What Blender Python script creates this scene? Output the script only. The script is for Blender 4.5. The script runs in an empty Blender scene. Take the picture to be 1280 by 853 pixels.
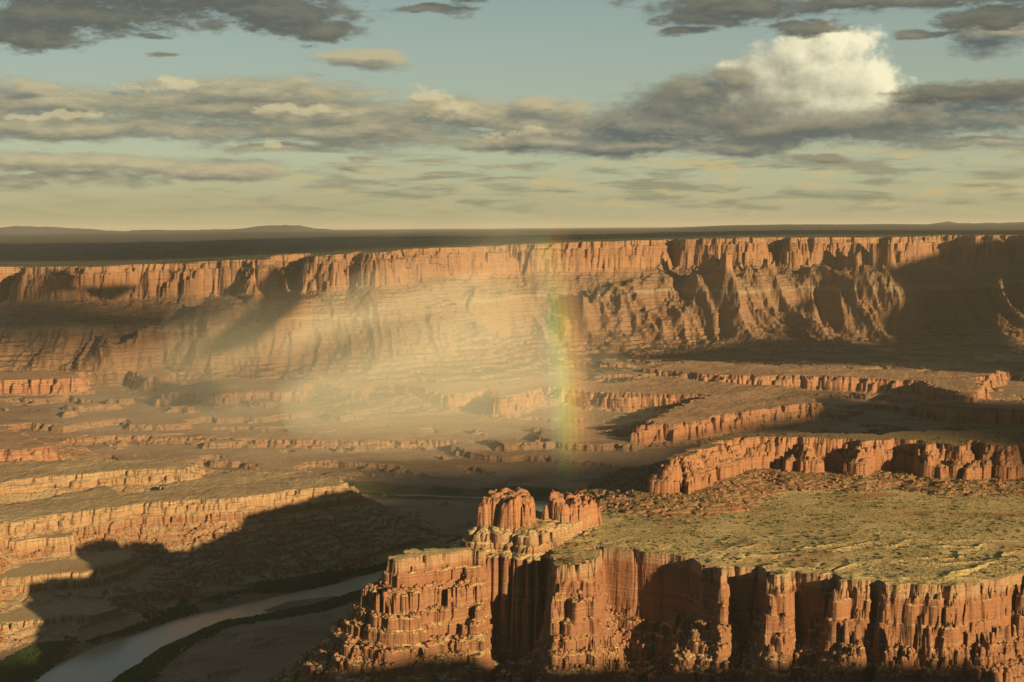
import bpy, math, time
import numpy as np
from mathutils import Vector
T0 = time.time()
R = math.radians
SC = bpy.context.scene
COL = SC.collection

# ------------------------------------------------------------------ camera
F = 1758.0                       # focal length in photo pixels (1280 wide)
CAMZ = 620.0
PITCH = math.atan(141.5 / F)
ROLL = R(0.25)
cam_d = bpy.data.cameras.new('camera')
cam = bpy.data.objects.new('camera', cam_d)
COL.objects.link(cam)
cam.location = (0, 0, CAMZ)
cam.rotation_mode = 'XYZ'
cam.rotation_euler = (R(90) - PITCH, ROLL, 0)
cam_d.sensor_width = 36.0
cam_d.lens = 36.0 * F / 1280.0
cam_d.clip_start = 1.0
cam_d.clip_end = 400000.0
SC.camera = cam

# ------------------------------------------------------------------ light
SUN_EL, SUN_AZ = R(12.5), R(40.0)          # low sun behind the camera, to its right
SUN_STRENGTH, SKY_STRENGTH, EXPOSURE = 5.0, 0.13, 0.72
sun_d = bpy.data.lights.new('sun', 'SUN')
sun_d.energy = SUN_STRENGTH
sun_d.angle = R(0.5)
sun_d.color = (1.0, 0.79, 0.47)
sun = bpy.data.objects.new('sun', sun_d)
COL.objects.link(sun)
TO_SUN = Vector((math.sin(SUN_AZ) * math.cos(SUN_EL), -math.cos(SUN_AZ) * math.cos(SUN_EL), math.sin(SUN_EL)))
sun.rotation_euler = TO_SUN.to_track_quat('Z', 'Y').to_euler()
SC.view_settings.view_transform = 'Standard'
SC.view_settings.look = 'None'
SC.view_settings.exposure = EXPOSURE
SC.view_settings.gamma = 1.0
SC.view_settings.use_curve_mapping = False
SC.render.engine = 'CYCLES'
SC.cycles.use_denoising = True
SC.cycles.max_bounces = 3
SC.cycles.diffuse_bounces = 1
SC.cycles.glossy_bounces = 1
SC.cycles.transparent_max_bounces = 96
SC.cycles.volume_bounces = 0

HAZE = 1
RAIN_TH = 42.75


class NG:
    """small helper for node trees"""
    def __init__(s, tree):
        s.t = tree

    def n(s, typ, **kw):
        nd = s.t.nodes.new(typ)
        for k, v in kw.items():
            setattr(nd, k, v)
        return nd

    def put(s, sock, v):
        if isinstance(v, bpy.types.NodeSocket):
            s.t.links.new(v, sock)
        elif v is not None:
            sock.default_value = v

    def math(s, op, a, b=None, c=None, clamp=False):
        nd = s.n('ShaderNodeMath', operation=op)
        nd.use_clamp = clamp
        for i, v in enumerate((a, b, c)):
            s.put(nd.inputs[i], v)
        return nd.outputs[0]

    def vm(s, op, a, b=None):
        nd = s.n('ShaderNodeVectorMath', operation=op)
        s.put(nd.inputs[0], a)
        s.put(nd.inputs[1], b)
        return nd.outputs['Value'] if op in ('LENGTH', 'DOT_PRODUCT', 'DISTANCE') else nd.outputs[0]

    def mr(s, v, a, b, c=0.0, d=1.0, smooth=False):
        nd = s.n('ShaderNodeMapRange')
        nd.interpolation_type = 'SMOOTHSTEP' if smooth else 'LINEAR'
        for i, x in enumerate((v, a, b, c, d)):
            s.put(nd.inputs[i], x)
        return nd.outputs[0]

    def mix(s, f, a, b, blend='MIX'):
        nd = s.n('ShaderNodeMix', data_type='RGBA', blend_type=blend)
        nd.clamp_factor = True
        s.put(nd.inputs[0], f)
        s.put(nd.inputs[6], c4(a))
        s.put(nd.inputs[7], c4(b))
        return nd.outputs[2]

    def noise(s, vec, scale, detail=4.0, rough=0.55, dist=0.0, out=0, lac=2.0):
        nd = s.n('ShaderNodeTexNoise')
        s.put(nd.inputs['Vector'], vec)
        nd.inputs['Scale'].default_value = scale
        nd.inputs['Detail'].default_value = detail
        nd.inputs['Roughness'].default_value = rough
        nd.inputs['Lacunarity'].default_value = lac
        nd.inputs['Distortion'].default_value = dist
        return nd.outputs[out]

    def comb(s, x, y, z):
        nd = s.n('ShaderNodeCombineXYZ')
        for i, v in enumerate((x, y, z)):
            s.put(nd.inputs[i], v)
        return nd.outputs[0]

    def sep(s, v):
        nd = s.n('ShaderNodeSeparateXYZ')
        s.put(nd.inputs[0], v)
        return nd.outputs

    def ramp(s, f, stops, interp='LINEAR'):
        nd = s.n('ShaderNodeValToRGB')
        cr = nd.color_ramp
        cr.interpolation = interp
        while len(cr.elements) < len(stops):
            cr.elements.new(0.5)
        for e, (p, c) in zip(cr.elements, stops):
            e.position = p
            e.color = c4(c)
        s.put(nd.inputs[0], f)
        return nd.outputs[0]

    def attr(s, name):
        nd = s.n('ShaderNodeAttribute')
        nd.attribute_name = name
        return nd.outputs['Fac']


def c4(c):
    if isinstance(c, (tuple, list)) and len(c) == 3:
        return (c[0], c[1], c[2], 1.0)
    return c


def srgb(r, g, b, k=1.0):
    def f(v):
        v = v / 255.0
        return k * (v / 12.92 if v <= 0.04045 else ((v + 0.055) / 1.055) ** 2.4)
    return (f(r), f(g), f(b))


# ------------------------------------------------------------------ sky: clear sky with clouds by direction
def azel(px, py):
    """photo pixel -> azimuth, elevation in degrees"""
    cx, cy = px - 640.0, -(py - 426.5)
    x = cx
    y = F * math.cos(PITCH) + cy * math.sin(PITCH)
    z = -F * math.sin(PITCH) + cy * math.cos(PITCH)
    return math.degrees(math.atan2(x, y)), math.degrees(math.atan2(z, math.hypot(x, y)))


DEG = 30.7     # photo pixels per degree
LAYERS = {     # px, py, rx, ry of each cloud mass (photo pixels)
    'high': [(180, -8, 330, 40), (330, 14, 115, 24), (395, 36, 62, 18), (30, 42, 78, 18), (80, 22, 150, 24), (560, -12, 70, 14),
            (205, 62, 22, 6), (183, 41, 26, 4), (530, 12, 60, 8),
             (925, 8, 150, 22), (1110, 4, 230, 17), (1020, 34, 56, 11), (870, 24, 85, 11), (855, 40, 46, 8), (1240, 24, 70, 16), (1165, 43, 36, 7),
             (1215, 118, 110, 14), (1020, 201, 36, 6)],
    'mid': [(90, 116, 170, 22), (320, 112, 250, 26), (300, 132, 330, 26), (120, 158, 220, 26), (400, 160, 260, 28), (560, 150, 150, 28),
            (660, 158, 110, 22), (690, 135, 70, 20), (640, 175, 120, 14), (330, 187, 80, 10), (430, 203, 30, 7), (455, 214, 80, 7), (50, 99, 45, 7), (150, 92, 22, 5), (205, 92, 36, 4),
            (120, 208, 190, 14), (260, 214, 95, 11), (60, 222, 120, 9),
            (440, 68, 62, 13)],
    'storm': [(890, 130, 120, 42), (840, 155, 180, 30), (1010, 158, 190, 34), (780, 182, 150, 16), (920, 182, 150, 16), (1060, 140, 120, 34),
              (700, 178, 110, 12), (1190, 150, 140, 34), (1240, 128, 100, 24), (1250, 48, 60, 22), (1240, 182, 110, 9)],
    'cumulus': [(1022, 92, 96, 50), (1040, 62, 62, 32), (1000, 72, 60, 32), (950, 96, 62, 34), (1088, 106, 50, 32), (985, 124, 86, 36), (1060, 132, 80, 26), (915, 84, 24, 14)],
    'base': [(905, 145, 100, 34), (960, 160, 130, 24), (1090, 156, 120, 20), (868, 112, 56, 26), (1150, 130, 50, 16), (925, 100, 26, 20)],
    'puff': [(535, 120, 40, 15), (565, 132, 34, 17), (339, 175, 13, 6), (215, 105, 70, 7), (650, 172, 70, 11), (60, 142, 90, 7), (370, 135, 60, 8), (840, 128, 50, 6), (1140, 146, 40, 12), (905, 160, 40, 7)],
}


def cloud_group(name, blobs, wscale, wamp, fscale, famp, stretch, fine=0.32):
    """node group: direction in degrees -> raw density (may exceed 1)"""
    t = bpy.data.node_groups.new('cloud_' + name, 'ShaderNodeTree')
    t.interface.new_socket('P', in_out='INPUT', socket_type='NodeSocketVector')
    t.interface.new_socket('D', in_out='OUTPUT', socket_type='NodeSocketFloat')
    g = NG(t)
    gi, go = t.nodes.new('NodeGroupInput'), t.nodes.new('NodeGroupOutput')
    P = gi.outputs[0]
    sp = g.vm('MULTIPLY', P, (1.0 / stretch, 1.0, 1.0))
    w = g.noise(sp, wscale, 3.0, 0.55, out=1)
    w = g.vm('MULTIPLY', g.vm('SUBTRACT', w, (0.5, 0.5, 0.5)), (wamp * stretch, wamp, 0))
    Q = g.vm('ADD', P, w)
    acc = None
    for (px, py, rx, ry) in blobs:
        a, e = azel(px, py)
        q = g.vm('SUBTRACT', Q, (a, e, 0))
        q = g.vm('MULTIPLY', q, (DEG / rx, DEG / ry, 0))
        v = g.math('SUBTRACT', 1.0, g.vm('LENGTH', q))
        acc = v if acc is None else g.math('SMOOTH_MAX', acc, v, 0.25)
    f = g.noise(sp, fscale, 8.0, 0.66)
    f = g.math('MULTIPLY', g.math('SUBTRACT', f, 0.5), famp)
    f2 = g.noise(sp, fscale * 3.7, 5.0, 0.7, 0.3)
    f = g.math('ADD', f, g.math('MULTIPLY', g.math('SUBTRACT', f2, 0.5), famp * fine))
    g.put(go.inputs[0], g.math('ADD', acc, f))
    return t


def build_world():
    w = bpy.data.worlds.new('World')
    SC.world = w
    w.use_nodes = True
    w.cycles.sampling_method = 'NONE'
    t = w.node_tree
    t.nodes.clear()
    g = NG(t)
    out = g.n('ShaderNodeOutputWorld')
    bg = g.n('ShaderNodeBackground')
    bg.inputs['Strength'].default_value = SKY_STRENGTH
    t.links.new(bg.outputs[0], out.inputs[0])
    sky = g.n('ShaderNodeTexSky')
    sky.sky_type = 'NISHITA'
    sky.sun_disc = False
    sky.sun_elevation = SUN_EL
    # Nishita's rotation runs clockwise from +Y
    sky.sun_rotation = math.atan2(TO_SUN.x, TO_SUN.y)
    sky.altitude = 1700
    sky.dust_density = 2.0
    sky.air_density = 1.2
    K = 1.0 / (SKY_STRENGTH * 2 ** EXPOSURE)          # display colour -> sky colour
    tc = g.n('ShaderNodeTexCoord')
    x, y, z = g.sep(tc.outputs['Generated'])
    az = g.math('MULTIPLY', g.math('ARCTAN2', x, y), 57.2958)
    el = g.math('MULTIPLY', g.math('ARCSINE', z), 57.2958)
    P = g.comb(az, el, 0.0)
    # sky air colour by elevation, laid over the physical sky
    def C(r, gg, b):
        return srgb(r, gg, b, K)
    air = g.ramp(g.mr(el, -2, 40), [(0.0, C(150, 145, 113)), (0.048, C(160, 155, 120)), (0.075, C(163, 162, 128)), (0.105, C(156, 163, 134)), (0.16, C(148, 158, 136)),
                                   (0.22, C(140, 154, 139)), (0.27, C(129, 146, 137)), (0.5, C(80, 110, 122)), (1.0, C(55, 82, 105))])
    base = g.mix(0.88, sky.outputs[0], air)
    # warm veil low on the left, weaker on the right
    veil = g.math('MULTIPLY', g.mr(az, -24, 14, 1.0, 0.15, True), g.mr(el, 0.0, 3.4, 1.0, 0.0, True))
    vn = g.noise(g.vm('MULTIPLY', P, (0.25, 1.0, 0)), 0.5, 3.0)
    veil = g.math('MULTIPLY', veil, g.mr(vn, 0.3, 0.7, 0.35, 1.0))
    col = g.mix(g.math('MULTIPLY', veil, 0.75), base, C(176, 165, 122))
    # low thin streaks of cloud
    sn = g.noise(g.vm('MULTIPLY', P, (0.13, 1.0, 0)), 1.9, 6.0, 0.6, 0.4)
    band = g.math('MULTIPLY', g.mr(el, 0.15, 0.9, 0, 1, True), g.mr(el, 2.5, 3.4, 1, 0, True))
    band = g.math('MULTIPLY', band, g.mr(az, -15, -3, 0.25, 1.0, True))
    s1 = g.math('MULTIPLY', g.mr(sn, 0.46, 0.62, 0, 1, True), band)
    col = g.mix(g.math('MULTIPLY', s1, 0.75), col, C(133, 133, 111))
    s2 = g.math('MULTIPLY', g.mr(g.noise(g.vm('MULTIPLY', g.vm('ADD', P, (3.1, -0.13, 0)), (0.16, 1.0, 0)), 1.9, 6.0, 0.62, 0.3), 0.51, 0.64, 0, 1, True), band)
    col = g.mix(g.math('MULTIPLY', s2, 0.85), col, C(200, 182, 132))
    pn = g.noise(g.vm('MULTIPLY', P, (0.5, 1.0, 0)), 2.6, 5.0, 0.6)
    pb = g.math('MULTIPLY', g.mr(el, 0.1, 0.4, 0, 1, True), g.mr(el, 0.7, 1.1, 1, 0, True))
    pb = g.math('MULTIPLY', pb, g.mr(az, 0, 4, 0, 1, True))
    col = g.mix(g.math('MULTIPLY', g.math('MULTIPLY', g.mr(pn, 0.55, 0.68, 0, 1, True), pb), 0.7), col, C(192, 178, 134))

    def layer(col, name, ws, wa, fs, fa, stretch, lit, shade, off, edge0, edge1, gain, bias, opa, dark_core=None, fine=0.32, gx=None):
        grp = cloud_group(name, LAYERS[name], ws, wa, fs, fa, stretch, fine)
        def ev(vec):
            nd = g.n('ShaderNodeGroup')
            nd.node_tree = grp
            g.put(nd.inputs[0], vec)
            return nd.outputs[0]
        d0 = ev(P)
        d1 = ev(g.vm('ADD', P, off))
        a = g.mr(d0, edge0, edge1, 0, opa, True)
        if gx:
            bias = g.math('ADD', bias, g.math('ADD', g.math('MULTIPLY', g.math('SUBTRACT', az, gx[0]), gx[1]), g.math('MULTIPLY', g.math('SUBTRACT', el, gx[2]), gx[3])))
        L = g.math('ADD', g.math('MULTIPLY', g.math('SUBTRACT', d0, d1), gain), bias, clamp=True)
        c = g.mix(L, shade, lit)
        if dark_core:
            c = g.mix(g.mr(d0, 0.2, 0.9, 0, 0.5, True), c, dark_core)
        return g.mix(a, col, c)
    col = layer(col, 'mid', 0.5, 1.7, 0.8, 2.2, 3.6, C(190, 178, 141), C(115, 117, 105), (0.5, 0.40, 0), -0.12, 0.60, 0.95, 0.26, 0.9, fine=0.5)
    col = layer(col, 'puff', 0.9, 1.0, 1.4, 2.6, 1.6, C(224, 208, 162), C(160, 150, 120), (0.15, 0.25, 0), 0.0, 0.6, 0.9, 0.5, 0.55)
    col = layer(col, 'storm', 0.5, 1.2, 0.8, 1.9, 2.6, C(174, 167, 138), C(86, 96, 97), (0.4, 0.36, 0), -0.12, 0.60, 0.9, 0.20, 0.93, fine=0.5)
    col = layer(col, 'cumulus', 1.0, 0.7, 0.85, 1.5, 1.05, C(252, 243, 205), C(142, 143, 126), (0.36, 0.30, 0), -0.04, 0.44, 0.62, 0.56, 0.97, fine=0.16, gx=(azel(1030, 0)[0], 0.10, azel(0, 90)[1], 0.10))
    col = layer(col, 'base', 0.5, 1.2, 0.8, 1.9, 2.6, C(168, 158, 128), C(98, 104, 98), (0.4, 0.36, 0), -0.05, 0.75, 0.8, 0.2, 0.85)
    col = layer(col, 'high', 0.6, 1.2, 0.8, 2.0, 2.8, C(142, 137, 114), C(86, 90, 85), (0.4, 0.34, 0), -0.05, 0.55, 0.55, 0.12, 0.92, fine=0.7)
    t.links.new(col, bg.inputs[0])


build_world()

# ------------------------------------------------------------------ noise
_rng = np.random.RandomState(7)
_perm = _rng.permutation(256).astype(np.int32)
_perm = np.concatenate([_perm, _perm])
_ang = np.linspace(0, 2 * np.pi, 64, endpoint=False)
_gx, _gy = np.cos(_ang).astype(np.float32), np.sin(_ang).astype(np.float32)


def perlin(x, y, seed=0):
    x = np.asarray(x, np.float32) + np.float32(seed * 17.37)
    y = np.asarray(y, np.float32) + np.float32(seed * 9.71)
    xi, yi = np.floor(x), np.floor(y)
    fx, fy = x - xi, y - yi
    xi = xi.astype(np.int32) & 255
    yi = yi.astype(np.int32) & 255
    u = fx * fx * fx * (fx * (fx * 6 - 15) + 10)
    v = fy * fy * fy * (fy * (fy * 6 - 15) + 10)
    X1, Y1 = (xi + 1) & 255, (yi + 1) & 255

    def gd(ix, iy, dx, dy):
        h = _perm[_perm[ix] + iy] & 63
        return _gx[h] * dx + _gy[h] * dy
    a = gd(xi, yi, fx, fy)
    b = gd(X1, yi, fx - 1, fy)
    c = gd(xi, Y1, fx, fy - 1)
    d = gd(X1, Y1, fx - 1, fy - 1)
    a += u * (b - a)
    c += u * (d - c)
    return (a + v * (c - a)) * 1.5


def fbm(x, y, lam, octv=4, seed=0, gain=0.5):
    s, a = 0.0, 1.0
    for o in range(octv):
        s = s + a * perlin(x / lam, y / lam, seed + o * 3)
        a *= gain
        lam = lam / 2.03
    return s


def ridge(x, y, lam, seed=0):
    """0..1, 1 on sharp crests"""
    return 1.0 - np.minimum(np.abs(perlin(x / lam, y / lam, seed)) * 1.8, 1.0)


def sstep(v, a, b):
    t = np.clip((v - a) / (b - a), 0, 1)
    return t * t * (3 - 2 * t)


def ledges(h, size, amount, wob=None, sharp=0.4):
    """turn a slope into a stair of small rock ledges; returns the height change"""
    q = (h + (wob if wob is not None else 0)) / size
    f = np.floor(q)
    return ((f + sstep(q - f, 0.0, sharp)) - q) * size * amount


# ------------------------------------------------------------------ plan helpers
cP, sP = math.cos(PITCH), math.sin(PITCH)


def P(px, py, z):
    """where the sight line of a photo pixel meets the level z"""
    cx, cy = px - 640.0, -(py - 426.5)
    dy = F * cP + cy * sP
    dz = -F * sP + cy * cP
    t = (z - CAMZ) / dz
    return (cx * t, dy * t)


def poly_sd(X, Y, pts):
    """signed distance, negative inside"""
    p = np.asarray(pts, np.float64)
    d2 = np.full(X.shape, 1e18)
    inside = np.zeros(X.shape, bool)
    n = len(p)
    for i in range(n):
        ax, ay = p[i]
        bx, by = p[(i + 1) % n]
        ex, ey = bx - ax, by - ay
        wx, wy = X - ax, Y - ay
        tt = np.clip((wx * ex + wy * ey) / (ex * ex + ey * ey + 1e-9), 0, 1)
        d2 = np.minimum(d2, (wx - ex * tt) ** 2 + (wy - ey * tt) ** 2)
        cond = ((ay > Y) != (by > Y))
        if ey != 0:
            xin = (bx - ax) * (Y - ay) / ey + ax
            inside ^= cond & (X < xin)
    d = np.sqrt(d2)
    return np.where(inside, -d, d)


def line_d(X, Y, pts):
    p = np.asarray(pts, np.float64)
    d2 = np.full(X.shape, 1e18)
    for i in range(len(p) - 1):
        ax, ay = p[i]
        bx, by = p[i + 1]
        ex, ey = bx - ax, by - ay
        wx, wy = X - ax, Y - ay
        tt = np.clip((wx * ex + wy * ey) / (ex * ex + ey * ey + 1e-9), 0, 1)
        d2 = np.minimum(d2, (wx - ex * tt) ** 2 + (wy - ey * tt) ** 2)
    return np.sqrt(d2)


# ------------------------------------------------------------------ the terrain grid (denser near the camera)
def steps(a, b, r):
    n = max(2, int(round(math.log(b / a) / r)))
    return a * np.exp(np.linspace(0, math.log(b / a), n, endpoint=False))


Q = 1.0                      # quality divisor
ys = np.concatenate([steps(700, 1230, .006 * Q), steps(1230, 1900, .00062 * Q), steps(1900, 3700, .0011 * Q), steps(3700, 6700, .0012 * Q),
                     steps(6700, 12000, .006 * Q), steps(12000, 90000, .03), [90000.0]])
tin = np.linspace(-0.375, 0.375, int(1450 / Q))
tl = -0.375 - np.cumsum(np.linspace(0.0008, 0.01, 40))[::-1]
tr = 0.375 + np.cumsum(np.linspace(0.0008, 0.012, 70))
ts = np.concatenate([tl, tin, tr])
NR, NC = len(ys), len(ts)
print('grid', NR, NC, NR * NC)
Y = np.repeat(ys[:, None], NC, 1).astype(np.float32)
X = (ys[:, None] * ts[None, :]).astype(np.float32)
ST = 4
ri = np.unique(np.append(np.arange(0, NR, ST), NR - 1))
ci = np.unique(np.append(np.arange(0, NC, ST), NC - 1))
Xc, Yc = X[np.ix_(ri, ci)].astype(np.float64), Y[np.ix_(ri, ci)].astype(np.float64)


def up(c):
    """coarse grid values -> full grid"""
    r = np.arange(NR)
    k = np.clip(np.searchsorted(ri, r, side='right') - 1, 0, len(ri) - 2)
    f = ((r - ri[k]) / (ri[k + 1] - ri[k])).astype(np.float32)[:, None]
    a = c[k] * (1 - f) + c[k + 1] * f
    q = np.arange(NC)
    k = np.clip(np.searchsorted(ci, q, side='right') - 1, 0, len(ci) - 2)
    f = ((q - ci[k]) / (ci[k + 1] - ci[k])).astype(np.float32)[None, :]
    return (a[:, k] * (1 - f) + a[:, k + 1] * f).astype(np.float32)


# shared noises
W1x = fbm(X, Y, 60, 3, 1)
W1y = fbm(X, Y, 60, 3, 5)
N_big = fbm(X, Y, 900, 5, 11)
N_mid = fbm(X, Y, 140, 5, 21)
N_fine = fbm(X, Y, 22, 4, 31)
print('noises', time.time() - T0)

# river (z = 0) centre line and width
RIV = [P(40, 900, 0), P(95, 845, 0), (P(165, 805, 0)), P(250, 776, 0), P(345, 757, 0), P(450, 731, 0), P(545, 706, 0), P(625, 684, 0),
       P(690, 662, 0), P(705, 643, 0), P(665, 630, 0), P(600, 624.5, 0), P(520, 621, 0), P(440, 619, 0), P(330, 612, 0), P(100, 600, 0)]
rd = up(line_d(Xc, Yc, RIV))
rw = 38 + 11 * fbm(X, Y, 260, 3, 41)
rw = rw + 10 * sstep(-Y, -2150, -1900) - 12 * sstep(Y, 2900, 3050)
# valley floor
H = 9 + 5 * N_mid + np.clip(Y - 3200, 0, 900) * 0.02 + np.clip(Y - 4100, 0, 2500) * 0.03 + 8 * N_big + 10 * sstep(rd, 100, 500) + 0.4 * N_fine
H = H + sstep(Y, 3250, 3700) * 34 * np.clip(fbm(X, Y, 900, 4, 43, 0.5) + 0.25, 0, 1.2)
H = H + sstep(Y, 3250, 3600) * ledges(H, 17.0, 0.92, 0.5 * N_fine + 2.5 * N_mid, 0.14)
# a few low terraces on the bank
ter = H / 7.0
H = np.where(Y < 3300, 7.0 * (np.floor(ter) + sstep(ter - np.floor(ter), 0.0, 0.35)), H)
H = np.where(rd < rw, -3.0, np.where(rd < rw + 14, np.minimum(H, -3.0 + (rd - rw) * 0.45), H))
bar = up(poly_sd(Xc, Yc, [P(322, 764, 0), P(360, 751, 0), P(424, 744, 0), P(415, 752, 0), P(370, 762, 0)]))
H = np.where(bar < 0, 1.2, H)
DEP = np.full(H.shape, 60.0, np.float32)
FID = np.zeros(H.shape, np.int8)
Dgeo = {}


def pint(d, prof):
    pd = np.asarray(list(prof) + [(prof[-1][0] + 4000, prof[-1][1] + 2400)], np.float32)
    return np.interp(d, pd[:, 0], pd[:, 1]).astype(np.float32)


def feature(fid, pts, ztop, prof, warp, inner=None, only=None, detail=None, world=False):
    """raise a flat-topped rock mass: plan polygon, top level, drop by distance outside the rim"""
    global H, DEP, FID
    w = pts if world else [P(px, py, ztop if not callable(ztop) else 0) for px, py in pts]
    d = up(poly_sd(Xc, Yc, w))
    d = d + warp(d)
    drop = prof(d) if callable(prof) else pint(d, prof)
    top = ztop if not callable(ztop) else ztop()
    h = top - drop
    if inner is not None:
        h = h + inner(d) * (d < 2)
    if detail is not None:
        h = h + detail(d, drop)
    m = h > H
    if only is not None:
        m &= only
    H = np.where(m, h, H)
    DEP = np.where(m, np.maximum(drop, 0), DEP)
    FID = np.where(m, fid, FID).astype(np.int8)
    Dgeo[fid] = d
    return d


def flute(lams, amps, seed):
    """buttresses and cracks in plan: positive where the face is cut back"""
    s = 0
    for k, (l, a) in enumerate(zip(lams, amps)):
        n = perlin((X + 0.25 * l * W1x) / l, (Y + 0.25 * l * W1y) / l, seed + k * 7)
        s = s + a * (np.maximum(0, 1 - np.abs(n) * 2.6) ** 2 - 0.25)
    return s.astype(np.float32)


# ---- far wall
FAR = [(-560, 5600, 330), (-200, 5600, 331), (0, 5900, 332), (28, 5950, 331), (38, 5600, 330), (110, 5450, 328), (200, 5500, 326), (270, 5480, 327), (335, 5330, 329), (346, 5900, 328),
       (390, 6000, 324), (396, 5450, 315), (420, 5400, 313), (437, 5450, 313), (448, 5750, 313), (458, 5400, 312), (478, 5350, 312), (492, 5450, 312), (505, 5850, 311), (560, 6000, 310),
       (640, 6100, 308), (720, 6020, 306), (800, 5950, 302), (826, 5980, 300), (838, 6300, 300), (850, 6000, 299), (930, 5850, 298), (952, 5950, 297), (961, 6260, 297), (984, 6260, 297),
       (989, 5900, 297), (1001, 5880, 297), (1008, 6100, 297), (1016, 5900, 297), (1090, 5950, 298), (1100, 6200, 298), (1112, 5980, 298), (1150, 6050, 298), (1170, 6700, 298),
       (1205, 6850, 298), (1218, 6420, 297), (1228, 6900, 297), (1240, 6500, 297), (1252, 6900, 298), (1300, 6500, 298), (1420, 5900, 298), (1700, 5600, 298)]
FAR = [(a, d + float(np.interp(a, [500, 640, 800, 1000, 1300], [0, 260, 480, 640, 700])), py) for a, d, py in FAR]
fw = [((a - 640) * d / F, d) for a, d, _ in FAR] + [(90000, 20000), (90000, 200000), (-90000, 200000), (-90000, 20000)]
zrim = np.array([CAMZ - (py - 285) * d / F for a, d, py in FAR])
zu = np.array([(a - 640) / F for a, d, _ in FAR])
# smooth top level over the whole plateau
zk = np.array([np.mean(zrim[(zu > u - .07) & (zu < u + .07)]) for u in np.linspace(zu[0], zu[-1], 24)])
TU = X / Y
ztop_far = np.interp(TU, np.linspace(zu[0], zu[-1], 24), zk).astype(np.float32) + 7 * fbm(X, Y, 1500, 4, 51) + 2.5 * N_mid
ztop_far = ztop_far + np.clip(Y - 12000, 0, 30000) * 0.0012 + sstep(Y, 8000, 13000) * 16 * fbm(X, Y, 3500, 4, 52)


def SPp(px, d):
    return (px - 640) * d / F, d


SPURS = []
for (a0, d0, a1, d1, am, wd) in [(478, 5400, 250, 5020, 260, 230), (405, 5400, 150, 5080, 190, 170), (335, 5330, 90, 4960, 150, 170), (826, 6460, 735, 6000, 210, 170), (905, 6430, 850, 6060, 170, 130),
                                 (1000, 6500, 905, 6080, 240, 170), (1018, 6560, 1118, 6080, 330, 300), (1150, 6720, 1120, 6250, 170, 150), (660, 6300, 600, 5900, 120, 120), (570, 6200, 505, 5800, 120, 130)]:
    SPURS.append((*SPp(a0, d0), *SPp(a1, d1), am, wd))


def far_warp(d):
    k = sstep(d, 20, 330)
    kk = sstep(d, 60, 520)
    Xs = X + 0.30 * Y + 9 * W1x + 60 * perlin(X / 500, Y / 300, 60)
    Ys = Y
    r1 = ridge(Xs, Ys * 0.16, 300.0, 61)
    r2 = ridge(Xs + 6 * W1y, Ys * 0.16, 105.0, 62)
    r3 = ridge(Xs + 3 * W1y, Ys * 0.2, 40.0, 63)
    amp = 0.38 + 0.85 * sstep(TU, 0.03, 0.11)
    w = -k * (amp * 165 * r1 ** 1.5 + (0.15 + 0.85 * amp) * 72 * r2 ** 1.3 + (0.3 + 0.6 * amp) * 26 * r3 ** 1.2) + k * (50 + 60 * amp)
    zone = 53.0 * (np.floor(np.clip(d, 0, 60) / 20.0))
    fl = 0
    for l, a, sd_ in ((170, 26, 64), (75, 17, 65), (33, 9, 67), (15, 4, 68)):
        nn = perlin((X + zone * (l < 60) + 0.3 * l * W1x) / l, (Y + 0.3 * l * W1y) / l, sd_)
        fl = fl + a * (np.maximum(0, 1 - np.abs(nn) * 2.6) ** 2 - 0.25)
    w = w + fl * (1 - 0.75 * sstep(d, 50, 120)) + 34 * fbm(X, Y, 240, 4, 66)
    for (x0, y0, x1, y1, amp_, wid) in SPURS:
        ex, ey = x1 - x0, y1 - y0
        tt = np.clip(((X - x0) * ex + (Y - y0) * ey) / (ex * ex + ey * ey), 0, 1)
        ds = np.sqrt((X - x0 - ex * tt) ** 2 + (Y - y0 - ey * tt) ** 2) + 18 * N_mid
        w = w - 0.62 * amp_ * (0.25 + 0.75 * tt) * np.maximum(0, 1 - ds / wid) ** 1.2 * sstep(d, 60, 240)
    return w


FARP = [(0, 0), (10, 26), (26, 30), (34, 64), (44, 70), (54, 118), (66, 128), (120, 168), (220, 238), (226, 252), (300, 306), (400, 366), (520, 412), (700, 445), (1100, 480)]


def far_detail(d, drop):
    bump = sstep(d, 70, 160) * (4 * N_mid + 1.6 * N_fine + 3.0 * np.abs(perlin(X / 22 + Y / 70, Y / 110, 69)))
    return bump + sstep(d, 60, 100) * ledges(bump - drop, 15.0, 0.55, 5 * N_mid + 2 * N_fine, 0.5)


feature(1, fw, lambda: ztop_far, FARP, far_warp, detail=far_detail, world=True)
print('far', time.time() - T0)

# ---- low benches in front of the far wall
rough = lambda: 0.9 * N_fine + 0.8 * np.abs(perlin(X / 11, Y / 26, 440))
LOWP = [(0, 0), (5, 12), (13, 15), (20, 40), (60, 54), (200, 76), (400, 90)]


def low_warp(seed, a=45):
    return lambda d: a * fbm(X, Y, 330, 3, seed) + flute((90, 38, 18), (26, 12, 6), seed + 3)


def low_in(d):
    return 4.0 * N_mid - 0.03 * np.clip(-d, 0, 500) + rough()


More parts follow.
